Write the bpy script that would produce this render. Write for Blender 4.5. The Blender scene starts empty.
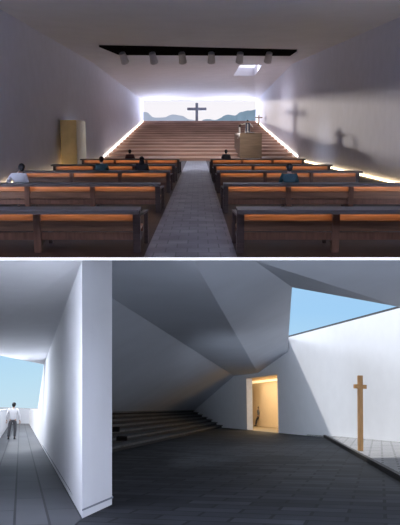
import bpy, bmesh, math, random
from mathutils import Vector, Matrix
random.seed(7)
C = bpy.context.scene.collection
F = 700.0
HT, HB = 2.2, 1.6                       # eye height over the chapel floor / over the lower hall floor
TT = math.atan((262.5-136)/F)           # the lens looks down this much seen from the chapel
TB = math.atan((408-262.5)/F)           # and up this much seen from the lower hall
YAW = -math.atan(2/F)
I4 = Matrix.Identity(4)
CAMM = Matrix.Translation((0, 0, HT)) @ Matrix.Rotation(YAW, 4, 'Z') @ Matrix.Rotation(-TT, 4, 'X')   # X right, Y forward, Z up
BM = CAMM @ Matrix.Rotation(-TB, 4, 'X') @ Matrix.Translation((0, 0, -HB))                            # frame of the lower hall
BI = BM.inverted()
def ray(px, py, M=I4):                  # direction in frame M
    d = CAMM.to_3x3() @ Vector(((px-200)/F, 1, (262.5-py)/F))
    return M.inverted().to_3x3() @ d
def org(M): return M.inverted() @ Vector((0, 0, HT))
def hitn(px, py, n, c, M=I4):
    o, d = org(M), ray(px, py, M); n = Vector(n)
    t = (c - n.dot(o))/n.dot(d); return o + d*t
def atY(px, py, Y, M=I4): return hitn(px, py, (0, 1, 0), Y, M)
def plane3(a, b, c):
    n = (b-a).cross(c-a).normalized(); return n, n.dot(a)
def inpl(px, py, pl, M=I4): return hitn(px, py, pl[0], pl[1], M)
def BY(px, py, Y): return atY(px, py, Y, BM)
def BF(px, py, z=0.0): return hitn(px, py, (0, 0, 1), z, BM)
KU = 0.2514
U = Vector((-KU, 1, 0)).normalized(); NR = Vector((1, KU, 0)).normalized()
def BW(px, py, c): return hitn(px, py, (1, KU, 0), c, BM)

# ------------------------------------------------------------ materials
def mat(name, col, rough=.6, noise=0.0, nscale=4, spec=.4, emit=None, estr=0, metal=0, stretch=None, bump=0):
    m = bpy.data.materials.new(name); m.use_nodes = True
    nt = m.node_tree; b = nt.nodes['Principled BSDF']
    b.inputs['Base Color'].default_value = (*col, 1); b.inputs['Roughness'].default_value = rough
    b.inputs['Specular IOR Level'].default_value = spec; b.inputs['Metallic'].default_value = metal
    if emit:
        b.inputs['Emission Color'].default_value = (*emit, 1); b.inputs['Emission Strength'].default_value = estr
    tc = nt.nodes.new('ShaderNodeTexCoord'); mp = nt.nodes.new('ShaderNodeMapping')
    nt.links.new(tc.outputs['Object'], mp.inputs['Vector'])
    if stretch: mp.inputs['Scale'].default_value = stretch
    nz = nt.nodes.new('ShaderNodeTexNoise'); nz.inputs['Scale'].default_value = nscale; nz.inputs['Detail'].default_value = 5
    nt.links.new(mp.outputs['Vector'], nz.inputs['Vector'])
    rp = nt.nodes.new('ShaderNodeValToRGB'); k = noise
    rp.color_ramp.elements[0].position = .3; rp.color_ramp.elements[1].position = .7
    rp.color_ramp.elements[0].color = (*[c*(1-k) for c in col], 1); rp.color_ramp.elements[1].color = (*[min(1, c*(1+k)) for c in col], 1)
    nt.links.new(nz.outputs['Fac'], rp.inputs['Fac']); nt.links.new(rp.outputs['Color'], b.inputs['Base Color'])
    if bump:
        bp = nt.nodes.new('ShaderNodeBump'); bp.inputs['Strength'].default_value = bump; bp.inputs['Distance'].default_value = .02
        nt.links.new(nz.outputs['Fac'], bp.inputs['Height']); nt.links.new(bp.outputs['Normal'], b.inputs['Normal'])
    return m
def tiles(name, c1, c2, mortar, bw, bh, rot=0, rough=.5, msize=.02, spec=.4, bias=0, shift=.5, big=.35, bump=.3):
    m = bpy.data.materials.new(name); m.use_nodes = True
    nt = m.node_tree; b = nt.nodes['Principled BSDF']; b.inputs['Roughness'].default_value = rough
    b.inputs['Specular IOR Level'].default_value = spec
    tc = nt.nodes.new('ShaderNodeTexCoord'); mp = nt.nodes.new('ShaderNodeMapping'); mp.inputs['Rotation'].default_value = (0, 0, rot)
    nt.links.new(tc.outputs['Object'], mp.inputs['Vector'])
    br = nt.nodes.new('ShaderNodeTexBrick'); br.inputs['Color1'].default_value = (*c1, 1); br.inputs['Color2'].default_value = (*c2, 1)
    br.inputs['Mortar'].default_value = (*mortar, 1); br.inputs['Scale'].default_value = 1
    br.inputs['Brick Width'].default_value = bw; br.inputs['Row Height'].default_value = bh
    br.inputs['Mortar Size'].default_value = msize; br.inputs['Bias'].default_value = bias; br.offset = shift
    nt.links.new(mp.outputs['Vector'], br.inputs['Vector'])
    nz = nt.nodes.new('ShaderNodeTexNoise'); nz.inputs['Scale'].default_value = 1.3; nz.inputs['Detail'].default_value = 6
    nt.links.new(mp.outputs['Vector'], nz.inputs['Vector'])
    rp = nt.nodes.new('ShaderNodeValToRGB'); rp.color_ramp.elements[0].position = .3; rp.color_ramp.elements[1].position = .72
    rp.color_ramp.elements[0].color = (1-big,)*3+(1,); rp.color_ramp.elements[1].color = (1, 1, 1, 1)
    nt.links.new(nz.outputs['Fac'], rp.inputs['Fac'])
    mx = nt.nodes.new('ShaderNodeMix'); mx.data_type = 'RGBA'; mx.blend_type = 'MULTIPLY'; mx.inputs['Factor'].default_value = 1
    nt.links.new(br.outputs['Color'], mx.inputs['A']); nt.links.new(rp.outputs['Color'], mx.inputs['B'])
    nt.links.new(mx.outputs['Result'], b.inputs['Base Color'])
    bp = nt.nodes.new('ShaderNodeBump'); bp.inputs['Strength'].default_value = bump; bp.inputs['Distance'].default_value = .01
    nt.links.new(br.outputs['Color'], bp.inputs['Height']); nt.links.new(bp.outputs['Normal'], b.inputs['Normal'])
    return m
plaster = mat('plaster', (.76, .76, .86), .75, .03, 1.2)
plaster_c = mat('ceiling_plaster', (.78, .77, .83), .8, .03, .6)
white = mat('white_wall', (.80, .81, .84), .7, .02, 1.5)
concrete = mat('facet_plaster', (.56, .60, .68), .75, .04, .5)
trimwhite = mat('slab_edge_glow', (.9, .9, .92), .6, .02, emit=(1, .98, .98), estr=.85)  # edge glow is put into the material; no lamp lights it
dark = mat('dark_shell', (.12, .12, .13), .8, .1)
chapel_floor = tiles('chapel_floor', (.040, .022, .020), (.055, .032, .028), (.018, .011, .010), 2.2, .14, 0, .55, .012, .25, big=.4)
aisle = tiles('aisle_tiles', (.19, .18, .20), (.30, .29, .31), (.10, .10, .11), .42, .55, 0, .42, .012, .35, big=.5)
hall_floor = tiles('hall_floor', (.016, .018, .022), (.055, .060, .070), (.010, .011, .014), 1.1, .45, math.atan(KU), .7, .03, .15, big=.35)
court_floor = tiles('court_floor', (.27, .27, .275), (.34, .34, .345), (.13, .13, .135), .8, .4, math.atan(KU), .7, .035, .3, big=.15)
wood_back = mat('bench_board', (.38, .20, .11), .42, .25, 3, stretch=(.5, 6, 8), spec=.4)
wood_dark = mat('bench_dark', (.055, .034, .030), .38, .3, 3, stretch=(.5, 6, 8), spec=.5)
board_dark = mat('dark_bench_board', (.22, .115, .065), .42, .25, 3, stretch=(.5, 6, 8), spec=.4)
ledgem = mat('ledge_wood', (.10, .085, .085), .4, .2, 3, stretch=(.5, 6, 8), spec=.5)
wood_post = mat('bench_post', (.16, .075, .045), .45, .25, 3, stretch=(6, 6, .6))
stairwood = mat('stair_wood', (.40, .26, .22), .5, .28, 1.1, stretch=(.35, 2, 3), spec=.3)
pulpitwood = mat('pulpit_wood', (.24, .17, .115), .5, .2, 1.5, stretch=(.4, .4, 4))
goldwood = mat('gold_panel', (.70, .52, .24), .5, .08, 2)
crossblue = mat('grey_cross', (.20, .24, .30), .5, .08)
crosswood = mat('cross_wood', (.62, .34, .13), .5, .15, 4, stretch=(6, 6, .8))
gold = mat('brass', (.30, .20, .10), .5, .05)
black = mat('black_metal', (.012, .010, .010), .95, .1, spec=0)
alu = mat('lamp_metal', (.60, .57, .60), .4, .1, metal=.2)
ledw = mat('bench_led', (.8, .4, .2), .5, emit=(1, .60, .32), estr=12.0)
ledwall = mat('cove_led', (1, .9, .7), .5, emit=(1, .76, .42), estr=9.0)
ledstair = mat('stair_led', (1, .95, .85), .5, emit=(1, .88, .72), estr=9.0)
lampglow = mat('lamp_lens', (1, .8, .6), .5, emit=(1, .75, .5), estr=1.2)
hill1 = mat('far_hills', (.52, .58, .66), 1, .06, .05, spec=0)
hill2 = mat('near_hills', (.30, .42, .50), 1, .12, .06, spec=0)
seamat = mat('sea', (.22, .28, .33), .5, .1, .01, spec=.2)
skin = mat('skin', (.55, .36, .27), .6, .05)
hairm = mat('hair', (.012, .011, .014), .6, .2, 20)
shirtw = mat('white_shirt', (.82, .82, .85), .8, .04)
teal = mat('teal_shirt', (.05, .12, .14), .8, .1)
darkcl = mat('dark_cloth', (.035, .033, .04), .8, .1)
redcl = mat('maroon_cloth', (.12, .05, .05), .8, .1)
greycl = mat('grey_cloth', (.14, .14, .15), .8, .1)
trous = mat('grey_trousers', (.10, .10, .11), .85, .1)
shoe = mat('shoe_leather', (.02, .02, .02), .4, .1)
robe = mat('white_robe', (.85, .84, .80), .8, .03)
stole = mat('dark_stole', (.03, .045, .10), .6, .3, 8)
tan = mat('tan_wall', (.74, .57, .36), .7, .03)
marble = mat('pale_jamb', (.72, .70, .68), .5, .06)
stepst = tiles('step_stone', (.07, .074, .08), (.10, .104, .11), (.03, .03, .033), 1.2, .6, math.atan(KU), .6, .02, .3, bump=.1)
kerbm = mat('dark_kerb', (.035, .032, .03), .7, .2)
baseb = mat('skirting', (.22, .24, .28), .6, .05)

# ------------------------------------------------------------ mesh helpers
def obj(name, bm, m, parent=None, M=I4, smooth=False):
    me = bpy.data.meshes.new(name); bmesh.ops.recalc_face_normals(bm, faces=bm.faces); bm.to_mesh(me); bm.free()
    o = bpy.data.objects.new(name, me); C.objects.link(o)
    me.materials.append(m)
    if smooth:
        for p in me.polygons: p.use_smooth = True
    if parent: o.parent = parent
    else: o.matrix_world = M
    return o
def bx(bm, a, b, R=None):
    x0, y0, z0 = a; x1, y1, z1 = b
    vs = [bm.verts.new(Vector(p) if R is None else R @ Vector(p)) for p in
          ((x0,y0,z0),(x1,y0,z0),(x1,y1,z0),(x0,y1,z0),(x0,y0,z1),(x1,y0,z1),(x1,y1,z1),(x0,y1,z1))]
    for f in ((0,3,2,1),(4,5,6,7),(0,1,5,4),(1,2,6,5),(2,3,7,6),(3,0,4,7)): bm.faces.new([vs[i] for i in f])
def box(name, a, b, m, parent=None, M=I4, bev=0.0):
    bm = bmesh.new(); bx(bm, a, b)
    if bev: bmesh.ops.bevel(bm, geom=bm.edges[:], offset=bev, segments=2, affect='EDGES')
    return obj(name, bm, m, parent, M)
def loft(bm, A, B):                     # prism between two equal rings
    va = [bm.verts.new(p) for p in A]; vb = [bm.verts.new(p) for p in B]; n = len(A)
    bm.faces.new(va); bm.faces.new(vb[::-1])
    for i in range(n): bm.faces.new((va[i], va[(i+1) % n], vb[(i+1) % n], vb[i]))
def slab(name, pts, off, m, parent=None, M=I4):
    bm = bmesh.new(); loft(bm, [Vector(p) for p in pts], [Vector(p)+Vector(off) for p in pts])
    return obj(name, bm, m, parent, M)
def cyl(bm, p, q, r0, r1=None, n=12):
    p, q = Vector(p), Vector(q); r1 = r0 if r1 is None else r1; d = (q-p).normalized()
    a = d.orthogonal().normalized(); b = d.cross(a)
    loft(bm, [p+(a*math.cos(t)+b*math.sin(t))*r0 for t in [2*math.pi*i/n for i in range(n)]],
             [q+(a*math.cos(t)+b*math.sin(t))*r1 for t in [2*math.pi*i/n for i in range(n)]])
def S(o, name=None):
    o['kind'] = 'structure'; return o
def tag(o, label, cat, group=None, kind=None):
    o['label'] = label; o['category'] = cat
    if group: o['group'] = group
    if kind: o['kind'] = kind
    return o
def thing(name, label, cat, M, group=None):
    o = bpy.data.objects.new(name, None); C.objects.link(o); o.matrix_world = M; o.empty_display_size = .2
    return tag(o, label, cat, group)
Tr = Matrix.Translation
def Rz(a): return Matrix.Rotation(a, 4, 'Z')
BOBJ = []

# ============================================================ CHAPEL (upper picture)
XL, XR, YT = -8.7, 9.2, 113.0
def onL(px, py): return hitn(px, py, (1, 0, 0), XL)
def onR(px, py): return hitn(px, py, (1, 0, 0), XR)
CL, CR = onL(92.5, 62.5), onR(292, 64.5)
CR = onR(292, 64)
LF, RF = onL(0, 9), onR(400, 17)
WL, WR = onL(143.5, 101), onR(250, 102.5)
WL = Vector((XL, YT, WL.z)); WR = Vector((XR, YT, WL.z))
plR = plane3(CL, CR, RF); FO = inpl(309, 0, plR)
def ext(a, b, Y): t = (Y-a.y)/(b.y-a.y); return a+(b-a)*t
YB = -7.0
Lp, Rp, Fp = ext(CL, LF, YB), ext(CR, RF, YB), ext(CL, FO, YB)
up = Vector((0, 0, .35))
bm = bmesh.new()
loft(bm, [CL, Fp, Lp], [CL+up, Fp+up, Lp+up]); S(obj('ceiling', bm, plaster_c))
bm = bmesh.new()
loft(bm, [CL, CR, Rp, Fp], [CL+up, CR+up, Rp+up, Fp+up]); S(obj('ceiling', bm, plaster_c))
# sloping ceiling towards the altar window, with a roof light cut through
plS = plane3(CL, CR, WL)
k = [inpl(*p, plS) for p in ((240, 65), (262.5, 65), (254, 76), (233.5, 75.5))]
bm = bmesh.new(); WR2 = inpl(250, 101.5, plS); WR2 = Vector((XR, YT, WL.z))
outer = [CL, CR, WR2, WL]
vo = [bm.verts.new(p) for p in outer]; vi = [bm.verts.new(p) for p in k]; vu = [bm.verts.new(p+Vector((0, 0, 1.2))) for p in k]; vz = [bm.verts.new(p+Vector((0, 0, 1.2))) for p in outer]
for i in range(4):
    j = (i+1) % 4
    bm.faces.new((vo[i], vo[j], vi[j], vi[i])); bm.faces.new((vi[i], vi[j], vu[j], vu[i]))
    bm.faces.new((vu[i], vu[j], vz[j], vz[i])); bm.faces.new((vo[i], vo[j], vz[j], vz[i]))
me = S(obj('ceiling', bm, plaster_c))
glass = mat('skylight_glow', (.8, .85, .95), .3, emit=(.78, .80, .95), estr=1.1)  # sky brightness put into the pane as emission
bm = bmesh.new(); loft(bm, [p+Vector((0, 0, .9)) for p in k], [p+Vector((0, 0, .95)) for p in k])
S(obj('window_2', bm, glass))
# walls
ys = [YB, CL.y, YT]
bm = bmesh.new(); loft(bm, [(XL, YB, -.2), (XL, YT+.6, -.2), (XL, YT+.6, WL.z+.3), (XL, YT, WL.z+.3), CL+up, Lp+up], [(XL-.4, YB, -.2), (XL-.4, YT+.6, -.2), (XL-.4, YT+.6, WL.z+.3), (XL-.4, YT, WL.z+.3), CL+up+Vector((-.4,0,0)), Lp+up+Vector((-.4,0,0))])
bm.verts.ensure_lookup_table(); S(obj('wall_left', bm, plaster))
bm = bmesh.new(); o4 = Vector((.4, 0, 0)); ring = [Vector((XR, YB, -.2)), Vector((XR, YT+.6, -.2)), Vector((XR, YT+.6, WL.z+.3)), Vector((XR, YT, WL.z+.3)), CR+up, Rp+up]
loft(bm, ring, [p+o4 for p in ring]); S(obj('wall_right', bm, plaster))
# floor slab: wedge whose front edge is the white section edge
def zray(y, Y): return atY(200, y, Y).z
prof = [(9.4, zray(259.9, 9.4)), (9.4, zray(258.6, 9.4)), (12.55, 0.0), (YT+1, 0), (YT+1, -1.2)]
yq = 12.0
while zray(259.9, yq) > -1.2: yq += .05
prof.append((yq, -1.2))
bm = bmesh.new(); loft(bm, [(XL-.4, y, z) for y, z in prof], [(XR+.4, y, z) for y, z in prof]); S(obj('floor', bm, chapel_floor))
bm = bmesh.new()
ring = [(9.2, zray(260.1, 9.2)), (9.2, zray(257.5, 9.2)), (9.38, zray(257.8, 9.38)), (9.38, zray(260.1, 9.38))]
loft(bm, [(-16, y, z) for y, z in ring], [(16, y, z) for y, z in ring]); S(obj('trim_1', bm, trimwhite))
# unseen dark shell added behind the viewer to keep sky light out
box('wall_back', (-16, YB-.3, -9), (16, YB, 11), dark)['kind'] = 'structure'
for nm, xa in (('wall_shell_left', XL-.4), ('wall_shell_right', XR)):
    box(nm, (xa, YB, -9), (xa+.4, 9.15, -.2), dark)['kind'] = 'structure'
S(slab('floor_shell', [BM @ Vector(v) for v in ((-17, -6, -.2), (17, -6, -.2), (17, 8.6, -.2), (-17, 8.6, -.2))], (0, 0, .2), dark))
# altar window frame: back wall below the sill + thin head
zsill = 4.49
S(box('wall_front', (XL, YT, -.1), (XR, YT+.4, zsill-.02), plaster))
S(box('window_1', (XL, YT-.02, WL.z-.10), (XR, YT+.25, WL.z+.3), plaster_c))

# altar stairs
N = 15; Y0 = 64.05; run = (YT-Y0)/N; rise = zsill/N
treadwood_lit = mat('tread_wood_lit', (.62, .45, .38), .5, .2, 1.1, stretch=(.35, 2, 3), spec=.3)  # stair wood lightened so the tread edges look lit
st = thing('altar_staircase', 'wide flight of brown wooden steps rising to the long altar window', 'stairs', Tr((0, Y0, 0)))
for i in range(N):
    bm = bmesh.new(); bx(bm, (XL+.25, i*run, i*rise), (XR-.25, YT-Y0-.06, (i+1)*rise-.08))
    s = obj('step', bm, stairwood, st)
    bm = bmesh.new(); bx(bm, (XL+.2, i*run-.18, (i+1)*rise-.08), (XR-.2, min((i+1)*run+.02, YT-Y0-.06), (i+1)*rise))
    obj('tread', bm, treadwood_lit, s)
S(box('floor_aisle', (-1.0, 12.6, 0), (.72, Y0-.25, .012), aisle))
# light strips along the stair edges and the wall feet
def strip(name, p, q, w, m, label):
    p, q = Vector(p), Vector(q); bm = bmesh.new()
    s = Vector((w, 0, 0)); h = Vector((0, 0, .05))
    loft(bm, [p, p+s, p+s+h, p+h], [q, q+s, q+s+h, q+h]); return tag(obj(name, bm, m), label, 'light strip')
strip('light_strip', (XL+.03, Y0+1, rise+.02), (XL+.03, YT-.4, zsill+.02), .08, ledstair, 'glowing light strip along the left edge of the altar stairs')
strip('light_strip', (XR-.11, Y0+1, rise+.02), (XR-.11, YT-.4, zsill+.02), .08, ledstair, 'glowing light strip along the right edge of the altar stairs')
strip('light_strip', (XL+.03, 31, .03), (XL+.03, Y0-.3, .03), .06, ledwall, 'warm light strip at the foot of the left wall beside the benches')
strip('light_strip', (XR-.09, 24, .03), (XR-.09, Y0-.3, .03), .06, ledwall, 'warm light strip at the foot of the right wall beside the benches')

# ---- benches
def bench(L, endi):
    root = bpy.data.objects.new('church_bench', None); C.objects.link(root)
    D = 1.15
    bm = bmesh.new(); bx(bm, (-.03, -.62, .835), (L+.03, .06, .87)); bx(bm, (-.03, -.62, .79), (L+.03, -.56, .835)); bx(bm, (-.03, 0.02, .80), (L+.03, .06, .84))
    bmesh.ops.bevel(bm, geom=bm.edges[:], offset=.004, segments=1, affect='EDGES'); obj('top_ledge', bm, ledgem, root)
    box('light_strip', (.03, -.085, .812), (L-.03, -.055, .834), ledw, root)
    def board(nm, y0, y1, z0, z1, mm):
        bm = bmesh.new(); bx(bm, (0, y0, z0), (L, y1, z1)); bmesh.ops.bevel(bm, geom=bm.edges[:], offset=.006, segments=2, affect='EDGES'); return obj(nm, bm, mm, root)
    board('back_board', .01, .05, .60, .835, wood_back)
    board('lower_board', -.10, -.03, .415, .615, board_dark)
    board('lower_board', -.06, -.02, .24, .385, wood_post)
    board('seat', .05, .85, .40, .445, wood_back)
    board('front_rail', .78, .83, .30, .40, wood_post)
    for i in range(4):
        x = .05+i*(L-.1)/3
        box('post', (x-.07, -.13, 0), (x+.07, .0, .835), wood_post if 0 < i < 3 else wood_dark, root, bev=.006)
        k_ = 0 if i != endi else (.09 if endi == 3 else -.06)
        box('leg', (x+k_-.04, D-.08, 0), (x+k_+.04, D, .68), wood_dark, root, bev=.006)
        bm = bmesh.new(); loft(bm, [(x-.045, 0, .66), (x+.045, 0, .66), (x+.045, 0, .70), (x-.045, 0, .70)], [(x+k_-.045, D, .66), (x+k_+.045, D, .66), (x+k_+.045, D, .70), (x+k_-.045, D, .70)]); obj('armrest', bm, wood_dark, root)
        bm = bmesh.new(); loft(bm, [(x-.03, 0, .10), (x+.03, 0, .10), (x+.03, 0, .17), (x-.03, 0, .17)], [(x-.03, D-.04, .20), (x+.03, D-.04, .20), (x+.03, D-.04, .27), (x-.03, D-.04, .27)])
        obj('stretcher', bm, wood_dark, root)
    return root
def copy_tree(o, parent=None):
    c = o.copy(); C.objects.link(c); c.parent = parent
    for ch in list(o.children): copy_tree(ch, c)
    return c
rowY = [13.35, 20.45, 27.7, 33.8, 42.2]
ordn = ['nearest the viewer', 'second from the viewer', 'in the middle row', 'second from the altar stairs', 'nearest the altar stairs']
extra = [{0: 'reaching out of the left edge', 1: 'with a white-shirted person seated on it', 2: 'with two dark-clothed people seated on it', 3: 'empty, in front of the gold panelled box', 4: 'with one small maroon-clad person seated on it'},
         {0: 'reaching out of the right edge', 1: 'with a dark-haired person seated on it', 2: 'empty', 3: 'empty', 4: 'with one grey-clad person seated on it'}]
protoL = bench(5.78, 3); protoR = bench(5.55, 0)
for side, proto, x0, nm in ((0, protoL, -6.9, 'left'), (1, protoR, .76, 'right')):
    for i, Y in enumerate(rowY):
        o = proto if i == 0 else copy_tree(proto)
        o.location = (x0, Y, 0)
        tag(o, 'lit wooden bench %s of the aisle, %s' % (nm, ordn[i]), 'bench', 'lit wooden benches of the %s block' % nm)

# ---- gold panelled box by the left wall
bm = bmesh.new(); g = thing('entrance_box', 'tall gold-coloured wooden box standing against the left wall behind the benches', 'entrance box', Tr((XL+.5, 45.5, 0)))
pa, pb = atY(60, 120, 44), atY(76, 121, 44); zt = pa.z; xg0, xg1 = pa.x, pb.x; yg1 = hitn(85, 122, (1, 0, 0), xg1).y
gx = XL+.5
box('body', (max(xg0, XL+.02)-gx, -1.5, 0), (xg1-gx, yg1-45.5, zt), goldwood, g)
box('front_panel', (max(xg0, XL+.02)-gx+.04, -1.54, .05), (xg1-gx-.03, -1.5, zt-.05), goldwood, g)
palegold = mat('pale_gold_panel', (.82, .72, .52), .5, .05)
box('side_panel', (xg1-gx, -1.45, .05), (xg1-gx+.03, yg1-45.5-.05, zt-.03), palegold, g)

# ---- pulpit
PY = 63.7
a, b = atY(240, 133, PY), atY(262, 133, PY); zP = a.z
back = hitn(234.5, 133, (1, 0, 0), a.x).y
pu = thing('pulpit', 'large block-like wooden pulpit standing at the right of the altar stairs', 'pulpit', Tr(((a.x+b.x)/2, PY, 0)))
w = (b.x-a.x)/2; dp = min(back-PY, 11)
bm = bmesh.new(); bx(bm, (-w, 0, 0), (w, .25, zP)); obj('front_panel', bm, pulpitwood, pu)
bm = bmesh.new(); bx(bm, (-w, .25, 0), (-w+.12, dp, zP)); obj('side_panel', bm, pulpitwood, pu)
bm = bmesh.new(); bx(bm, (w-.12, .25, 0), (w, dp, zP)); obj('side_panel', bm, pulpitwood, pu)
bm = bmesh.new(); bx(bm, (-w+.12, .25, 0), (w-.12, dp, zP-.5)); obj('platform', bm, pulpitwood, pu)
bm = bmesh.new(); bx(bm, (-.5, .02, zP), (.3, .7, zP+.04), Matrix.Rotation(.06, 4, 'X')); obj('reading_desk', bm, wood_dark, pu)

# ---- crosses
def cross(root, h, aw, za, t, m, d=None):
    d = d or t
    box('upright', (-t/2, -d/2, 0), (t/2, d/2, h), m, root, bev=t*.06)
    box('crossbar', (-aw/2, -d/2*.98, za-t/2), (aw/2, d/2*.98, za+t/2), m, root, bev=t*.06)
pc = atY(196.8, 121, YT-1.2)
cr = thing('altar_cross', 'tall blue-grey cross standing in front of the altar window', 'cross', Tr((pc.x, YT-1.2, zsill)))
ztop = atY(196.8, 103, YT-1.2).z - zsill; ar = atY(206, 109, YT-1.2)
cross(cr, ztop, 3.0, ar.z-zsill, .42, crossblue)
Yc = 100.2; ic = int((Yc-Y0)/run); zc = (ic+1)*rise
p = atY(259, 128, Yc)
cs = thing('processional_cross', 'small brass cross on a stand beside the right wall on the stairs', 'cross', Tr((p.x-.05, Yc, zc)))
h = atY(259, 114.5, Yc).z - zc
box('upright', (-.09, -.09, .12), (.09, .09, h), gold, cs, bev=.01)
box('crossbar', (-.5, -.08, h*.68), (.5, .08, h*.68+.17), gold, cs, bev=.01)
box('stand', (-.22, -.22, 0), (.22, .22, .14), gold, cs, bev=.02)

# ---- spotlight trough and lamps
plL = plane3(CL, FO, LF)
def cpt(px, py): return inpl(px, py, plL if py < 62.5-.2887*(px-92.5) else plR)
ta, tb, tc_, td, te, tf = cpt(99, 45), cpt(150, 45.95), cpt(297, 49.5), cpt(290, 54.5), cpt(124, 53.4), cpt(118, 53)
dn = Vector((0, 0, -.12))
lt = thing('lighting_trough', 'long black lighting channel set across the ceiling', 'lighting channel', Tr(tb))
slab('channel', [q-tb for q in (tb, tc_, td, te)], dn, black, lt); slab('channel', [q-tb for q in (ta, tb, te, tf)], dn, black, lt)
names = ['leftmost', 'second from the left', 'third from the left', 'third from the right', 'second from the right', 'rightmost']
def lamp():
    r = bpy.data.objects.new('ceiling_spotlight', None); C.objects.link(r)
    bm = bmesh.new(); bx(bm, (-.11, -.11, -.08), (.11, .11, 0)); cyl(bm, (0, 0, -.22), (0, 0, -.05), .05); obj('bracket', bm, black, r)
    bm = bmesh.new(); cyl(bm, (0, -.26, -.16), (.04, .16, -.72), .21, .27, 16); hd = obj('lamp_head', bm, alu, r)
    bm = bmesh.new(); cyl(bm, (.04, .155, -.715), (.042, .17, -.735), .23, .23, 16); obj('lens', bm, lampglow, hd)
    return r
L0 = lamp()
for i, px in enumerate((124.5, 154, 183, 212, 240.5, 269)):
    o = L0 if i == 0 else copy_tree(L0)
    q = cpt(px-1, 49.5); o.location = q+Vector((0, 0, -.10))
    o.rotation_euler.z = -.3+.12*i
    tag(o, 'small cylindrical ceiling spotlight under the black channel, %s of six' % names[i], 'spotlight', 'spotlights under the ceiling channel')

# ---- hills seen through the altar window
def hills(name, pts, Y, m, label, seed):
    rnd = random.Random(seed); bm = bmesh.new(); rows = []
    n = 90; xs = [pts[0][0]+(pts[-1][0]-pts[0][0])*i/n for i in range(n+1)]
    def yy(x):
        for (x0, y0), (x1, y1) in zip(pts, pts[1:]):
            if x0 <= x <= x1:
                t = (x-x0)/(x1-x0); t = t*t*(3-2*t); return y0+(y1-y0)*t
        return pts[-1][1]
    for r in range(9):
        row = []
        for x in xs:
            q = atY(x, yy(x), Y); q = Vector((q.x, Y, q.z+rnd.uniform(-.1, .1)))
            f = abs(r-4)/4; z = q.z*(1-f)+(-12)*f + (rnd.uniform(-1, 1)*.8 if 0 < r < 8 and r != 4 else 0)
            row.append(bm.verts.new((q.x*(1+.02*(r-4)), Y+(r-4)*14, z)))
        rows.append(row)
    for r in range(8):
        for i in range(n): bm.faces.new((rows[r][i], rows[r][i+1], rows[r+1][i+1], rows[r+1][i]))
    return tag(obj(name, bm, m, smooth=True), label, 'hills')
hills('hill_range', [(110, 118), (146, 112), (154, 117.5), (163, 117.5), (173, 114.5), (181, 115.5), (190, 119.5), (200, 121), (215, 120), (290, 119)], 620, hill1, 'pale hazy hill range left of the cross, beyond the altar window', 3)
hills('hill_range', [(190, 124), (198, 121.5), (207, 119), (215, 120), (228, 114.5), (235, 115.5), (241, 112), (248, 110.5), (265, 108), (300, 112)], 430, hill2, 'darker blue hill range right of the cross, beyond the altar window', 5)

# ============================================================ PEOPLE
def skin_mesh(name, verts, edges, radii, m, parent, sub=2, extra=None):
    me = bpy.data.meshes.new(name); me.from_pydata(verts, edges, []); o = bpy.data.objects.new(name, me); C.objects.link(o)
    sk = o.modifiers.new('s', 'SKIN'); sk.use_smooth_shade = True
    for i, r in enumerate(radii):
        v = me.skin_vertices[0].data[i]; v.radius = r if isinstance(r, tuple) else (r, r); v.use_root = (i == 0)
    o.modifiers.new('u', 'SUBSURF').levels = sub
    dg = bpy.context.evaluated_depsgraph_get(); me2 = bpy.data.meshes.new_from_object(o.evaluated_get(dg))
    bpy.data.objects.remove(o); me2.name = name
    o = bpy.data.objects.new(name, me2); C.objects.link(o); me2.materials.clear(); me2.materials.append(m); o.parent = parent
    for p in me2.polygons: p.use_smooth = True
    return o
def ellip(bm, c, r, n=14, zmin=-2, jit=0, seed=1):
    rnd = random.Random(seed)
    g = bmesh.ops.create_uvsphere(bm, u_segments=n, v_segments=n, radius=1)
    for v in g['verts']:
        z = max(v.co.z, zmin); v.co = Vector((c[0]+v.co.x*r[0], c[1]+v.co.y*r[1], c[2]+z*r[2]))+Vector([rnd.uniform(-jit, jit) for _ in range(3)])
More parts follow.
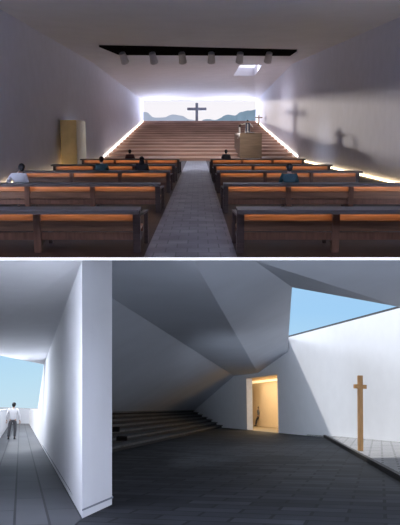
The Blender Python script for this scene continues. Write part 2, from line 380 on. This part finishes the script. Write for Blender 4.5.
# J: joint dictionary, facing +Y, origin on the floor
def person(name, label, M, J, top, bottom, group=None, hair='short', robe_m=None, lean=0, fingers=True):
    root = thing(name, label, 'person', M, group)
    V = []; E = []; R = []
    def add(p, r, par=None):
        V.append(tuple(p)); R.append(r)
        if par is not None: E.append((par, len(V)-1))
        return len(V)-1
    P = add(J['pelvis'], (.13, .09)); W = add(J['waist'], (.11, .08), P); Cc = add(J['chest'], (.135, .085), W)
    Nk = add(J['neck'], .055, Cc); Hd = Vector(J['head'])
    n2 = add(Hd+Vector((0, -.01, -.07)), .055, Nk)
    n3 = add(Hd+Vector((0, 0, 0)), (.082, .098), n2); add(Hd+Vector((0, 0, .075)), (.065, .085), n3)
    hands = []
    for s in ('l', 'r'):
        a_ = add(J['sh_'+s], .06, Cc); e_ = add(J['el_'+s], .043, a_); w_ = add(J['wr_'+s], .03, e_)
        wr, el = Vector(J['wr_'+s]), Vector(J['el_'+s]); d = (wr-el).normalized()
        pm = wr+d*.07; p_ = add(pm, (.042, .018), w_); hands.append((s, wr, pm, d))
        h_ = add(J['hip_'+s], .095, P); k_ = add(J['kn_'+s], .062, h_)
        cf = Vector(J['kn_'+s]).lerp(Vector(J['an_'+s]), .35); c_ = add(cf, .058, k_); an = add(J['an_'+s], .038, c_); 
        add(J['to_'+s], (.045, .03), an)
    body = skin_mesh('body', V, E, R, skin, root, 2)
    fv = Vector(J.get('face', (0, 1, 0))).normalized(); rt = fv.cross(Vector((0, 0, 1))).normalized()
    # facial relief joined into the body mesh: nose, ears; eyes and mouth separate tiny parts
    bm = bmesh.new(); bm.from_mesh(body.data)
    ellip(bm, Hd+fv*.095+Vector((0, 0, .0)), (.014, .018, .022), 8)
    for q in (-1, 1): ellip(bm, Hd+rt*.085*q, (.014, .02, .032), 8)
    if fingers:
        for s, wr, pm, d in hands:
            sd = d.cross(Vector((0, 0, 1))); sd = sd.normalized() if sd.length > .3 else Vector((0, 1, 0))
            dnv = Vector((0, 0, -1)) if abs(d.z) < .7 else Vector((0, 1, 0))
            for i_, (off, ln) in enumerate(((-.03, .062), (-.01, .075), (.01, .07), (.03, .055))):
                p0 = pm+d*.02+sd*off; p1 = p0+d*ln*.6; p2 = p1+d*ln*.4+dnv*.02
                cyl(bm, p0, p1, .0095, .0088, 6); cyl(bm, p1-d*.003, p2, .0088, .007, 6)
            t0 = wr+d*.03+sd*.03; t1 = t0+(sd*.8+d).normalized()*.04; cyl(bm, t0, t1, .011, .0095, 6); cyl(bm, t1, t1+d*.03, .0095, .008, 6)
    bm.to_mesh(body.data); bm.free()
    bm = bmesh.new()
    for q in (-1, 1): ellip(bm, Hd+fv*.089+rt*.032*q+Vector((0, 0, .018)), (.011, .008, .007), 8)
    obj('eyes', bm, hairm, root)
    bm = bmesh.new(); ellip(bm, Hd+fv*.089+Vector((0, 0, -.045)), (.022, .01, .006), 8); obj('mouth', bm, redcl, root)
    # hair
    bm = bmesh.new()
    hc = Hd-fv*.018+Vector((0, 0, .04))
    ellip(bm, hc, (.098, .112, .10), 16, zmin=-.35, jit=.004)
    ellip(bm, Hd-fv*.05+Vector((0, 0, .0)), (.088, .07, .10), 14, jit=.004, seed=4)
    if hair == 'long':
        ellip(bm, Hd-fv*.06+Vector((0, 0, -.13)), (.105, .06, .19), 14, jit=.006, seed=6)
    obj('hair', bm, hairm, root, smooth=True)
    # shirt
    V2 = [tuple(Vector(J['pelvis'])-Vector((0, 0, .05))), J['waist'], J['chest'], tuple(Vector(J['chest']).lerp(Vector(J['neck']), .75))]; E2 = [(0, 1), (1, 2), (2, 3)]; R2 = [(.19, .15), (.165, .13), (.19, .145), .085]
    for s in ('l', 'r'):
        b0 = len(V2); V2 += [J['sh_'+s], J['el_'+s], tuple(Vector(J['wr_'+s]).lerp(Vector(J['el_'+s]), .12))]; R2 += [.082, .062, .048]; E2 += [(2, b0), (b0, b0+1), (b0+1, b0+2)]
    skin_mesh('shirt', [tuple(v) for v in V2], E2, R2, top, root, 2)
    if robe_m is None:
        pz = Vector(J['pelvis']); V3 = [tuple(pz+Vector((0, 0, .06))), tuple(pz)]; E3 = [(0, 1)]; R3 = [(.162, .122), (.168, .125)]
        for s in ('l', 'r'):
            b0 = len(V3); cf = Vector(J['kn_'+s]).lerp(Vector(J['an_'+s]), .4)
            V3 += [J['hip_'+s], J['kn_'+s], tuple(cf), tuple(Vector(J['an_'+s])+Vector((0, 0, .02)))]; R3 += [.112, .085, .08, .07]; E3 += [(1, b0), (b0, b0+1), (b0+1, b0+2), (b0+2, b0+3)]
        skin_mesh('trousers', V3, E3, R3, bottom, root, 2)
    for s in ('l', 'r'):
        an, to = Vector(J['an_'+s]), Vector(J['to_'+s]); d = Vector((to.x-an.x, to.y-an.y, 0)).normalized(); sd = Vector((0, 0, 1)).cross(d)
        b0 = Vector((an.x, an.y, an.z-.08)); bm = bmesh.new()
        loft(bm, [b0-d*.07-sd*.04, b0-d*.07+sd*.04, b0+d*.19+sd*.045, b0+d*.23, b0+d*.19-sd*.045],
                 [b0-d*.06-sd*.035+Vector((0,0,.1)), b0-d*.06+sd*.035+Vector((0,0,.1)), b0+d*.17+sd*.035+Vector((0,0,.05)), b0+d*.2+Vector((0,0,.045)), b0+d*.17-sd*.035+Vector((0,0,.05))])
        obj('shoe', bm, shoe, root)
    return root
def seated(dx=0, head=(0, 0), wide=0, dz=0):
    h = Vector((head[0], .02+head[1], 1.27+dz))
    return dict(pelvis=(0, 0, .56), waist=(dx*.3, -.02, .74), chest=(dx*.7, -.01, .98+dz), neck=(dx*.9, 0, 1.13+dz), head=h, face=(0, 1, 0),
        sh_l=(dx*.7-.19, 0, 1.06+dz), sh_r=(dx*.7+.19, 0, 1.06+dz), el_l=(-.26-wide, .08, .80), el_r=(.26, .08, .80), wr_l=(-.16, .33, .66), wr_r=(.16, .33, .66),
        hip_l=(-.10, .06, .55), hip_r=(.10, .06, .55), kn_l=(-.13, .50, .52), kn_r=(.13, .50, .52), an_l=(-.13, .52, .10), an_r=(.13, .52, .10), to_l=(-.14, .66, .04), to_r=(.14, .66, .04))
def seat_at(px, row, label, J, top, hair='short', name='person', rz=0, grp=None):
    Y = rowY[row]+.30; x = atY(px, 165, Y).x
    return person('person', label, Tr((x, Y, 0)) @ Rz(rz), J, top, trous, grp, hair)
seat_at(17, 1, 'person in a white shirt seated at the far left, second bench row', seated(dx=.05, head=(.12, .05), wide=.08), shirtw)
seat_at(101.5, 2, 'person in a teal shirt seated in the middle bench row, left of the long-haired person', seated(), teal)
seat_at(141.8, 2, 'person with long dark hair in dark clothes seated near the aisle', seated(), darkcl, 'long')
seat_at(130, 4, 'small person in maroon seated on the left bench nearest the stairs', seated(), redcl)
seat_at(226, 4, 'person in grey seated on the right bench nearest the stairs', seated(), greycl)
seat_at(289.5, 1, 'dark-haired person in dark teal seated right of the aisle, second bench row', seated(), teal)
# the priest
Yp = PY+4.0; xp = atY(247.5, 130, Yp).x; zf = zP-.5
Jp = dict(pelvis=(0, 0, .92), waist=(0, 0, 1.08), chest=(0, 0, 1.30), neck=(0, 0, 1.47), head=(0, 0, 1.60), face=(0, -1, 0),
    sh_l=(-.20, 0, 1.40), sh_r=(.20, 0, 1.40), el_l=(-.48, -.05, 1.32), el_r=(.42, -.06, 1.18), wr_l=(-.74, -.12, 1.36), wr_r=(.50, -.2, 1.02),
    hip_l=(-.10, 0, .88), hip_r=(.10, 0, .88), kn_l=(-.11, 0, .5), kn_r=(.11, 0, .5), an_l=(-.11, .02, .08), an_r=(.11, .02, .08), to_l=(-.13, -.12, .04), to_r=(.13, -.12, .04))
pr = person('person', 'priest in a white robe with dark stole, arm stretched out, standing in the pulpit', Tr((xp, Yp, zf)), Jp, robe, robe, robe_m=robe)
bm = bmesh.new(); ring = lambda z, rx, ry: [(rx*math.cos(t), ry*math.sin(t), z) for t in [2*math.pi*i/20 for i in range(20)]]
loft(bm, ring(.06, .34, .28), ring(1.0, .21, .17)); obj('robe_skirt', bm, robe, pr, smooth=False)
bm = bmesh.new()
for s in (-1, 1): bx(bm, (s*.13-.075, -.19, .45), (s*.13+.075, -.135, 1.42))
bx(bm, (-.2, -.10, 1.38), (.2, .1, 1.46)); obj('stole', bm, stole, pr)
cn = thing('candle_stand', 'slim white candle stand at the left edge of the pulpit', 'candle stand', Tr((a.x+.15, PY+3.2, zP-.5)))
bm = bmesh.new(); cyl(bm, (0, 0, 0), (0, 0, .08), .22, .2, 14); cyl(bm, (0, 0, .08), (0, 0, 1.05), .13, .07, 14); obj('shaft', bm, robe, cn)
bm = bmesh.new(); cyl(bm, (0, 0, 1.05), (0, 0, 1.30), .1, .12, 14); obj('bowl', bm, wood_dark, cn)

TOP_OBJS = set(bpy.data.objects)
# ============================================================ LOWER HALL (lower picture), built in its own frame
cw = 17.0                                # plane of the long right wall
cl = .84                                 # plane of the pier's corridor face
def WP(c, Y, z): return Vector((c-KU*Y, Y, z))
def out(t): return NR*t
cD0, cD1 = BW(247, 428.5, cw).y, BW(279, 431.5, cw).y      # door from far to near
zD = BW(262, 376.3, cw).z; zW = 6.05
TH = .42
def wallpiece(name, ring, th, m=white): return S(slab(name, ring, out(th), m, M=BM))
pA = BW(234, 376, cw); pA2 = BW(197, 408, cw)
wallpiece('wall_right', [WP(cw, cD0, -.1), WP(cw, 80, -.1), WP(cw, 80, zW), WP(cw, cD1, zW), WP(cw, cD1, zD), WP(cw, cD0, zD)], TH)
wallpiece('wall_right', [WP(cw, 9, -.1), WP(cw, cD1, -.1), WP(cw, cD1, zW), WP(cw, 9, zW)], TH)
S(slab('trim_3', [WP(cw, 9, zW), WP(cw, cD1+4, zW), WP(cw, cD1+4, zW+.10), WP(cw, 9, zW+.10)], out(TH), mat('coping', (.06, .06, .065), .5, .05), M=BM))
# door frame (pale jambs) and lit room behind
dr = bpy.data.objects.new('door_1', None); C.objects.link(dr); dr.matrix_world = BM; dr['kind'] = 'structure'
slab('jamb', [WP(cw-.02, cD0-.06, 0), WP(cw-.02, cD0, 0), WP(cw-.02, cD0, zD), WP(cw-.02, cD0-.06, zD)], out(TH+.04), marble, dr)
slab('jamb', [WP(cw-.02, cD1+.06, 0), WP(cw-.02, cD1, 0), WP(cw-.02, cD1, zD), WP(cw-.02, cD1+.06, zD)], out(TH+.04), marble, dr)
cb = cw+4.4
S(slab('wall_room_back', [WP(cb, 38, -.1), WP(cb, 76, -.1), WP(cb, 76, zD+.3), WP(cb, 38, zD+.3)], out(.3), tan, M=BM))
S(slab('wall_room_end', [WP(cw+TH, 76, -.1), WP(cb, 76, -.1), WP(cb, 76, zD+.3), WP(cw+TH, 76, zD+.3)], U*.3, tan, M=BM))
S(slab('wall_room_near', [WP(cw+TH, 38, -.1), WP(cb, 38, -.1), WP(cb, 38, zD+.3), WP(cw+TH, 38, zD+.3)], -U*.3, tan, M=BM))
S(slab('ceiling_room', [WP(cw+TH, 38, zD+.3), WP(cb, 38, zD+.3), WP(cb, 76, zD+.3), WP(cw+TH, 76, zD+.3)], Vector((0, 0, .3)), tan, M=BM))
cove = mat('room_cove', (1, .85, .5), .5, emit=(1, .84, .52), estr=.85)
zc1 = zD+.02
tag(slab('cove_light', [WP(cb-.35, 42, zc1), WP(cb-.05, 42, zc1), WP(cb-.05, 74, zc1), WP(cb-.35, 74, zc1)], Vector((0, 0, .18)), cove, M=BM), 'glowing yellow cove light along the top of the doorway room', 'cove light')
S(slab('floor_room', [WP(cw, 38, -.1), WP(cb+.3, 38, -.1), WP(cb+.3, 77, -.1), WP(cw, 77, -.1)], Vector((0, 0, .101)), mat('room_floor', (.20, .15, .08), .5, .15), M=BM))
# hall floor
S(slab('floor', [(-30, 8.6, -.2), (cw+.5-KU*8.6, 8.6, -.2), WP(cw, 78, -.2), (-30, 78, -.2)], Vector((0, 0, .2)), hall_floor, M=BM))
# court raised behind a kerb
k0, k1 = BF(321, 435.8, 0), BF(400, 482, 0)
kd = (k1-k0).normalized(); kn = Vector((-kd.y, kd.x, 0)); kn = kn if kn.x > 0 else -kn
ka = k0-kd*.2; kb = k0+kd*34
zk = .14
def onwall(Y): return WP(cw, Y, -.05)
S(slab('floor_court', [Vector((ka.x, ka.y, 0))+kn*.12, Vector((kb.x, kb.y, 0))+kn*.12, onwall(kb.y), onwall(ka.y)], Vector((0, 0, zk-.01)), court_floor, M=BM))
tag(slab('kerb', [Vector((ka.x, ka.y, 0)), Vector((kb.x, kb.y, 0)), Vector((kb.x, kb.y, 0))+kn*.12, Vector((ka.x, ka.y, 0))+kn*.12], Vector((0, 0, zk)), kerbm, M=BM), 'dark stone kerb running diagonally between the dark floor and the pale court', 'kerb')
# faceted ceiling
P258 = BW(258, 373, cw); P234 = pA
zc0 = 5.3
P287 = BW(287.5, 352, cw); P287t = BW(287.8, 338, cw)
Vx = BY(292, 287.3, 21.6)
plC = plane3(P258, P287, Vx)
P193 = inB_ = hitn(193.5, 260.3, plC[0], plC[1], BM)
plB = plane3(P193, P258, P234)
def inB(px, py, pl): return hitn(px, py, pl[0], pl[1], BM)
P112 = inB(112, 298, plB); P112t = inB(112, 260.3, plB); P60t = inB(90, 260.3, plB); P60 = inB(90, 298-22*(78/122), plB)
P197 = BW(197, 408, cw)
plA = plane3(P234, P197, P112)
Q112 = inB(112, 411.5, plA); Q60 = inB(90, 413, plA)
P254 = hitn(254, 260.3, plC[0], plC[1], BM)
D4 = BY(400, 307, 23.2); D5 = hitn(400, 260.3, (0, 0, 1), zc0, BM)
ex = (D4-Vx); D6 = D4+ex*.9; D7 = D5+Vector((6, .5, 0))
print('facets', [tuple(round(c, 2) for c in v) for v in (P258, P234, P193, Vx, P112, P112t, P197, Q112, P60, Q60, P254, D4, D5, P287, P287t)])
LIFT = Vector((0, 0, .12))
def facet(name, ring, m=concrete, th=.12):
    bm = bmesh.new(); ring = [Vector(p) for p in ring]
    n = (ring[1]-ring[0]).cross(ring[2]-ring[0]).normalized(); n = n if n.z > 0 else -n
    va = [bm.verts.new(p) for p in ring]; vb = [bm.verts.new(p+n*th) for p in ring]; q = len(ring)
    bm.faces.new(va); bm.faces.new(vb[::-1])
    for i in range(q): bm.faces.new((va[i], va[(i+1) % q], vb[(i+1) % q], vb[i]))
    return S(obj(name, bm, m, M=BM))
nA, cA = plA
def tri3(n1, c1, n2, c2, z):
    M3 = Matrix((n1, n2, (0, 0, 1))); return M3.inverted() @ Vector((c1, c2, z))
PA1 = tri3(nA, cA, Vector((1, KU, 0)), cw, 1.25); PA2 = tri3(nA, cA, Vector((1, KU, 0)), 1.3, 1.25)
PA3 = tri3(nA, cA, Vector((1, KU, 0)), 1.3, 4.0)
print('A', PA1, PA2, PA3)
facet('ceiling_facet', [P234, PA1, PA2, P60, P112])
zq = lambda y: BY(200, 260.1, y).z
facet('ceiling', [(-12, 9.42, zq(9.42)), (18, 9.42, zq(9.42)), (22, 18.4, zq(18.4)), (1.5, 18.4, zq(18.4)), (-1, 26, zq(26)), (-14, 26, zq(26))], th=.02)  # unseen near roof added to stop sun leaking onto the hall floor
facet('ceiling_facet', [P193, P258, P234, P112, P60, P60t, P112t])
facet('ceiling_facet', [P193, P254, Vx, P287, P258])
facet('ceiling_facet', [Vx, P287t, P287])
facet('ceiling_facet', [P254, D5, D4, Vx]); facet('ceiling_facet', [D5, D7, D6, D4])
# steps on the left, running along the foot of the low facet
wdir = Vector((.15, 1, 0)).normalized(); wn = Vector((-wdir.y, wdir.x, 0))
CP = 1.55
riserm = mat('dark_riser', (.02, .02, .022), .8, .2)
ss = thing('stone_staircase', 'dark stone steps running back under the low sloping ceiling', 'stairs', BM)
e0 = WP(cw, 60.3, 0); e1 = WP(cw, 70, 0); NS = 7; rs = 1.42/NS
for i in range(NS):
    t = i/(NS-1); f = e0.lerp(e1, t)-out(.02); n_ = f-wdir*((f.x+KU*f.y-(CP+.02))/(wdir.x+KU*wdir.y))
    f2 = e0.lerp(e1, (i+1.0)/(NS-1))-out(.02) if i < NS-1 else e1-Vector((2, -4, 0))
    ring = [n_, f, WP(cw-.02, 76, 0), WP(CP+.02, 76, 0)]
    bm = bmesh.new(); loft(bm, [v+Vector((0, 0, i*rs)) for v in ring], [v+Vector((0, 0, (i+1)*rs-.07)) for v in ring])
    s = obj('step', bm, riserm, ss)
    off = -wn*.0
    ring = [v for v in ring]; ring[0] = ring[0]-wn*.12; ring[1] = ring[1]-wn*.12
    bm = bmesh.new(); loft(bm, [v+Vector((0, 0, (i+1)*rs-.07)) for v in ring], [v+Vector((0, 0, (i+1)*rs)) for v in ring]); obj('tread', bm, stepst, s)
for (x0, x1, y0, y1, zz, lb) in ((109, 118, 427.5, 432, 3, 'upper'), (116, 125.5, 437, 441, 2, 'lower')):
    zt_ = zz*rs; q0 = hitn(x0, y1, (0, 0, 1), zt_, BM); sc = q0.y/F
    tag(box('step_block', (0, -.25, 0), ((x1-x0)*sc, .25, (y1-y0)*sc), black, None, BM @ Tr(q0+Vector((0, .3, 0)))), 'small black block lying on the stone steps, %s of two' % lb, 'block', 'black blocks on the stone steps')
# the pier between corridor and hall
C1, C2 = BF(82, 518.5), BF(112, 504.5)
C1t, C2t = BY(82, 260.4, C1.y), BY(112, 260.4, C2.y)
zj = 3.52
def PL(Y, z): return WP(cl_, Y, z)
cl_ = C1.x+KU*C1.y
Ye = hitn(44, 364.5, (1, KU, 0), cl_, BM).y; ze = hitn(44, 364.5, (1, KU, 0), cl_, BM).z
print('pier', C1, C2, C1t, C2t, 'end', Ye, ze)
bm = bmesh.new()
b0 = [C1, C2, C2+U*20, C1+U*((Ye-C1.y)/U.y)]
c3 = C2+U*20
t3 = Vector((c3.x, c3.y, 3.9)); t4 = PL(Ye, ze)
loft(bm, b0, [C1t, C2t, t3, t4]); S(obj('wall_pier', bm, white, M=BM))
# skirting of the pier (slightly proud, darker reveal above)
bd = .03
nL = -NR; nF = Vector((C2.y-C1.y, -(C2.x-C1.x), 0)).normalized()
c12 = C1+nL*bd+nF*bd
bm = bmesh.new()
ring = [C1+nL*.02+nF*.02-Vector((0,0,0)), C2+nF*.02, C2+nF*.02+U*.3, C1+U*19+nL*.02]
loft(bm, [p+Vector((0, 0, .105)) for p in ring], [p+Vector((0, 0, .13)) for p in ring]); S(obj('baseboard_pier', bm, baseb, M=BM))
# low wall beyond the soffit, end wall and left parapet
cR = cl_; cLf = -1.0
YE = 75.0
S(slab('wall_corridor_right', [WP(cR, Ye, 0), WP(cR, YE, 0), WP(cR, YE, 1.5), WP(cR, 41, 1.5), WP(cR, Ye, ze)], out(.5), white, M=BM))
S(slab('wall_corridor_end', [WP(cLf, YE, 0), WP(cR+.5, YE, 0), WP(cR+.5, YE, 1.5), WP(cLf, YE, 1.5)], U*.4, white, M=BM))
S(slab('wall_corridor_left', [WP(cLf, 23, 0), WP(cLf, YE+.4, 0), WP(cLf, YE+.4, 1.5), WP(cLf, 23, 1.5)], -out(.4), white, M=BM))
S(slab('wall_left', [WP(cLf, 9, 0), WP(cLf, 23, 0), WP(cLf, 23, 3.7), WP(cLf, 9, 3.7)], -out(.4), white, M=BM))
s0 = hitn(0, 355.5, (0, 0, 1), ze, BM)
d_ = (PL(Ye, ze)-s0)
zr = lambda y: BY(200, 260.3, y).z
S(slab('ceiling_corridor', [PL(12, zr(12)), PL(9.45, zr(9.45)), Vector((-11, 9.45, zr(9.45))), Vector((-11, 12, zr(12)))], Vector((0, 0, .02)), white, M=BM))
S(slab('ceiling_corridor', [s0-d_*.6, PL(Ye, ze)+d_*.03, PL(12, zr(12)), Vector((-11, 12, zr(12)))], Vector((0, 0, .02)), white, M=BM))
# corridor paving
cor = tiles('corridor_paving', (.07, .075, .085), (.10, .105, .115), (.02, .022, .026), 3.0, .48, math.pi/2-math.atan(KU), .6, .02, .3, big=.15)
S(slab('floor_corridor', [WP(cLf, 3, .001), WP(cR, 3, .001) if False else WP(cR, C1.y, .001), WP(cR, YE, .001), WP(cLf, YE, .001)], Vector((0, 0, .012)), cor, M=BM))
# sea
bm = bmesh.new(); bx(bm, (-9000, 90, -30.5), (9000, 40000, -30)); tag(obj('sea', bm, seamat, M=BM), 'calm grey-blue sea on the horizon beyond the corridor parapet', 'sea', kind='stuff')

# low headland on the horizon
bm = bmesh.new(); rr = random.Random(2); rows = []
for k_, (yy_, hh_) in enumerate(((2900, -30), (3000, 1), (3150, 1), (3300, -30))):
    rows.append([bm.verts.new((-2500+i*60, yy_, hh_+(rr.uniform(0, 7)+3*math.sin(i*.35) if hh_ > 0 else 0))) for i in range(60)])
for a0, a1 in zip(rows, rows[1:]):
    for i in range(59): bm.faces.new((a0[i], a0[i+1], a1[i+1], a1[i]))
tag(obj('headland', bm, mat('headland_haze', (.30, .33, .36), 1, .1, .01, spec=0), M=BM), 'low grey headland on the horizon beyond the corridor parapet', 'headland')

# wooden cross in the court
pc = BF(360.5, 450.8, zk)
xt = BY(360, 375.5, pc.y)
wc = thing('wooden_cross', 'tall slender wooden cross standing on the sunlit court paving', 'cross', BM @ Tr(pc))
hh = xt.z-zk; tw = 4.6*pc.y/F
lean = math.atan2(xt.x-pc.x, hh)
wc.matrix_world = BM @ Tr(pc) @ Matrix.Rotation(lean, 4, 'Y')
box('upright', (-tw/2, -tw/2, 0), (tw/2, tw/2, hh), crosswood, wc, bev=.008)
za = hh*(451-386.8)/(451-375.5)
arm = box('crossbar', (-tw*.42, -.24, za-tw*.42), (tw*.42, .24, za+tw*.42), crosswood, wc, bev=.008)
arm.rotation_euler.z = math.radians(-66)
# people below
Js = dict(pelvis=(0, 0, .95), waist=(0, .0, 1.10), chest=(0, .0, 1.34), neck=(.0, .01, 1.53), head=(.02, .05, 1.67), face=(.2, 1, 0),
    sh_l=(-.20, 0, 1.45), sh_r=(.20, 0, 1.45), el_l=(-.30, .02, 1.16), el_r=(.30, -.02, 1.16), wr_l=(-.31, .12, .92), wr_r=(.33, .08, .90),
    hip_l=(-.11, 0, .92), hip_r=(.11, 0, .92), kn_l=(-.15, .02, .5), kn_r=(.13, .03, .5), an_l=(-.17, -.03, .08), an_r=(.13, 0, .08), to_l=(-.19, .1, .04), to_r=(.15, .13, .04))
ps = BF(11.8, 439.5)
person('person', 'person in a white shirt and grey trousers standing in the sunlit corridor', BM @ Tr((ps.x, ps.y, .013)) @ Rz(.2) @ Matrix.Scale(1.04, 4), Js, shirtw, trous)
Jw = dict(pelvis=(0, 0, .93), waist=(0, .0, 1.08), chest=(0, .02, 1.30), neck=(.0, .02, 1.47), head=(0, .04, 1.60), face=(0, 1, 0),
    sh_l=(-.19, .02, 1.40), sh_r=(.19, .02, 1.40), el_l=(-.26, -.14, 1.16), el_r=(.26, .12, 1.16), wr_l=(-.24, -.06, .93), wr_r=(.22, .32, 1.0),
    hip_l=(-.10, 0, .90), hip_r=(.10, 0, .90), kn_l=(-.10, .22, .52), kn_r=(.10, -.02, .5), an_l=(-.10, .30, .10), an_r=(.10, -.34, .14), to_l=(-.11, .44, .04), to_r=(.10, -.22, .04))
pw = BF(259.3, 426.3)
person('person', 'dark-clothed person walking in the lit doorway room', BM @ Tr((pw.x, pw.y, 0)) @ Rz(1.0), Jw, greycl, darkcl)

# ============================================================ LIGHT
bot = bpy.data.collections.new('lower_hall_lit')
for o in bpy.data.objects:
    if o not in TOP_OBJS and o.type == 'MESH': bot.objects.link(o)
def light(name, typ, M, e, col=(1, 1, 1), **k):
    l = bpy.data.lights.new(name, typ); l.energy = e; l.color = col
    for a_, v in k.items(): setattr(l, a_, v)
    o = bpy.data.objects.new(name, l); C.objects.link(o); o.matrix_world = M; return o
def look(p, d):                          # light at p shining along d
    return Tr(p) @ Vector(d).to_track_quat('-Z', 'Y').to_matrix().to_4x4()
# daylight sun of the lower place
sd = BM.to_3x3() @ Vector((1.95, .05, -5.06)).normalized()
sun = light('sun', 'SUN', look((0, 0, 60), sd), 3.4, (1, .98, .95), angle=.02)
sun.light_linking.receiver_collection = bot
sun.light_linking.blocker_collection = bot
# low sun through the altar window onto the right wall
D = 1000
tgt = Vector((1.0, YT, 6.2)); dirv = Vector((.215, -1, -.0455)); 
spot = light('low_sun', 'SPOT', look(tgt-dirv*D, dirv), 2.0e7, (1, .90, .84), spot_size=math.radians(2.2), spot_blend=.1, shadow_soft_size=8.0)
topc = bpy.data.collections.new('chapel_lit')
for o in TOP_OBJS:
    if o.type == 'MESH': topc.objects.link(o)
spot.light_linking.receiver_collection = topc
# unseen area lights added outside the altar window to boost the sky's light
light('window_fill', 'AREA', look((0, YT+9, -1), (0, -.75, 1)), 3500, (.78, .82, 1), shape='RECTANGLE', size=17, size_y=6)
for zc_, up_, en_ in ((22, -.12, 50000), (-5, .1, 130000)):
    light('sky_fill', 'AREA', look((0, YT+60, zc_), (0, -1, up_)), en_, (.66, .74, 1), shape='RECTANGLE', size=60, size_y=19).light_linking.receiver_collection = topc
light('roof_light', 'AREA', look((k[0]+k[2])/2+Vector((0, 0, .8)), (0, -.1, -1)) if False else look((k[0]+k[2])/2+Vector((0, 0, .8)), (0, -.1, -1)), 200, (.82, .86, 1), shape='SQUARE', size=1.2)
light('chapel_ceiling_fill', 'AREA', look((0, 3, 4.6), (0, .15, 1)), 1500, (.68, .76, 1), shape='RECTANGLE', size=14, size_y=4).light_linking.receiver_collection = topc  # added fill aimed up at the chapel ceiling, no fixture
for x_ in (XL+.45, XR-.45):
    light('wall_foot_fill', 'AREA', look((x_, 18, .06), (-.12 if x_ > 0 else .12, .45, 1)), 2000, (.70, .78, 1), shape='RECTANGLE', size=.4, size_y=16).light_linking.receiver_collection = topc  # added out-of-view fills for the front walls and ceiling
# spotlights
for i, px in enumerate((124.5, 154, 183, 212, 240.5, 269)):
    q = cpt(px-1, 49.5)+Vector((0, .3, -.9))
    light('spot_lamp', 'SPOT', look(q, (0, .1, -1)), 1100, (.78, .84, 1), spot_size=math.radians(112), spot_blend=1, shadow_soft_size=.3)
    light('spot_lamp', 'SPOT', look(q, (-(q.x)*.02, 1, -.32)), 1600, (1, .88, .82), spot_size=math.radians(42), spot_blend=1, shadow_soft_size=.15)
# unseen lamps added for the court, corridor and hall, replacing missing sky light
def under(x, y, z, d, e, sx, sy, nm):
    light(nm, 'AREA', Tr((x, y, z)) @ Matrix.Rotation(d, 4, 'Y'), e, (.80, .88, 1), shape='RECTANGLE', size=sx, size_y=sy)
under(5.0, 33, -2.0, .12, 900, 6, 16, 'court_sky_fill')  # added panel under the slab, standing in for blocked sky
light('corridor_fill', 'AREA', BM @ look((-3.6, 8.8, 1.8), (.1, 1, .12)), 260, (.82, .87, 1), shape='RECTANGLE', size=1.5, size_y=1.5, spread=math.radians(130))
under(-14, 44, -1.8, -.05, 5500, 9, 20, 'corridor_sky_fill')  # added panel boosting sky light at the corridor mouth
light('hall_fill', 'AREA', BM @ look((2.6, 8.6, .25), (.05, 1, .22)), 150, (.82, .88, 1), shape='RECTANGLE', size=5, size_y=.6, spread=math.radians(160))
light('parapet_fill', 'AREA', BM @ look((-9.6, 29, 2.3), (.55, -1, .05)), 230, (.82, .88, 1), shape='RECTANGLE', size=2, size_y=1.2)  # added lamp outside the parapet, no fixture there
light('hall_front_fill', 'AREA', BM @ look((6.5, 10.2, 3.3), (-.05, 1, -.08)), 130, (.78, .86, 1), shape='RECTANGLE', size=4, size_y=.4, spread=math.radians(110)).light_linking.receiver_collection = bot  # added fill facing away from the viewer, brightens the hall walls
pq = Vector((-1.9, 13.6, 1.3))
light('hall_side_fill', 'SPOT', BM @ look(pq, Vector((4.8, 46, 2.2))-pq), 38000, (.76, .85, 1), spot_size=math.radians(26), spot_blend=.8, shadow_soft_size=.5)  # added fill hidden behind the pier, brightens the shaded door wall
light('pier_fill', 'AREA', BM @ look((-.6, 6.2, 1.2), (-.25, 1, .05)), 16, (.82, .87, 1), shape='RECTANGLE', size=1.5, size_y=1.5, spread=math.radians(120))
# doorway room
light('room_lamp', 'AREA', BM @ look(WP(cw+2.6, 56, zD+.2), (0, 0, -1)) @ Rz(math.atan(KU)), 450, (1, .82, .58), shape='RECTANGLE', size=2, size_y=14)

# world
w = bpy.data.worlds.new('sky'); bpy.context.scene.world = w; w.use_nodes = True
nt = w.node_tree; bg = nt.nodes['Background']
tc = nt.nodes.new('ShaderNodeTexCoord'); sp = nt.nodes.new('ShaderNodeSeparateXYZ'); nt.links.new(tc.outputs['Generated'], sp.inputs['Vector'])
mr = nt.nodes.new('ShaderNodeMapRange'); mr.inputs['From Min'].default_value = -.4; mr.inputs['From Max'].default_value = .2
nt.links.new(sp.outputs['Z'], mr.inputs['Value'])
rp = nt.nodes.new('ShaderNodeValToRGB'); e = rp.color_ramp.elements
e[0].position = 0; e[0].color = (.62, .78, .86, 1); e[1].position = 1; e[1].color = (.80, .82, .92, 1)
for p_, c_ in ((.12, (.50, .74, .90)), (.26, (.36, .63, .92)), (.50, (.36, .60, .90)), (.62, (.82, .82, .90)), (.70, (.95, .92, .96))):
    q = e.new(p_); q.color = (*c_, 1)
nt.links.new(mr.outputs['Result'], rp.inputs['Fac']); nt.links.new(rp.outputs['Color'], bg.inputs['Color']); bg.inputs['Strength'].default_value = 1.0

# camera
cam = bpy.data.cameras.new('camera'); co = bpy.data.objects.new('camera', cam); C.objects.link(co)
cam.sensor_fit = 'HORIZONTAL'; cam.sensor_width = 36; cam.lens = 36*F/400; cam.clip_end = 60000; cam.clip_start = .05
co.matrix_world = CAMM @ Matrix.Rotation(math.pi/2, 4, 'X')
sc = bpy.context.scene; sc.camera = co
sc.view_settings.view_transform = 'Standard'; sc.view_settings.look = 'None'; sc.view_settings.exposure = 0; sc.view_settings.gamma = 1
sc.view_settings.use_curve_mapping = False
bpy.context.view_layer.update()
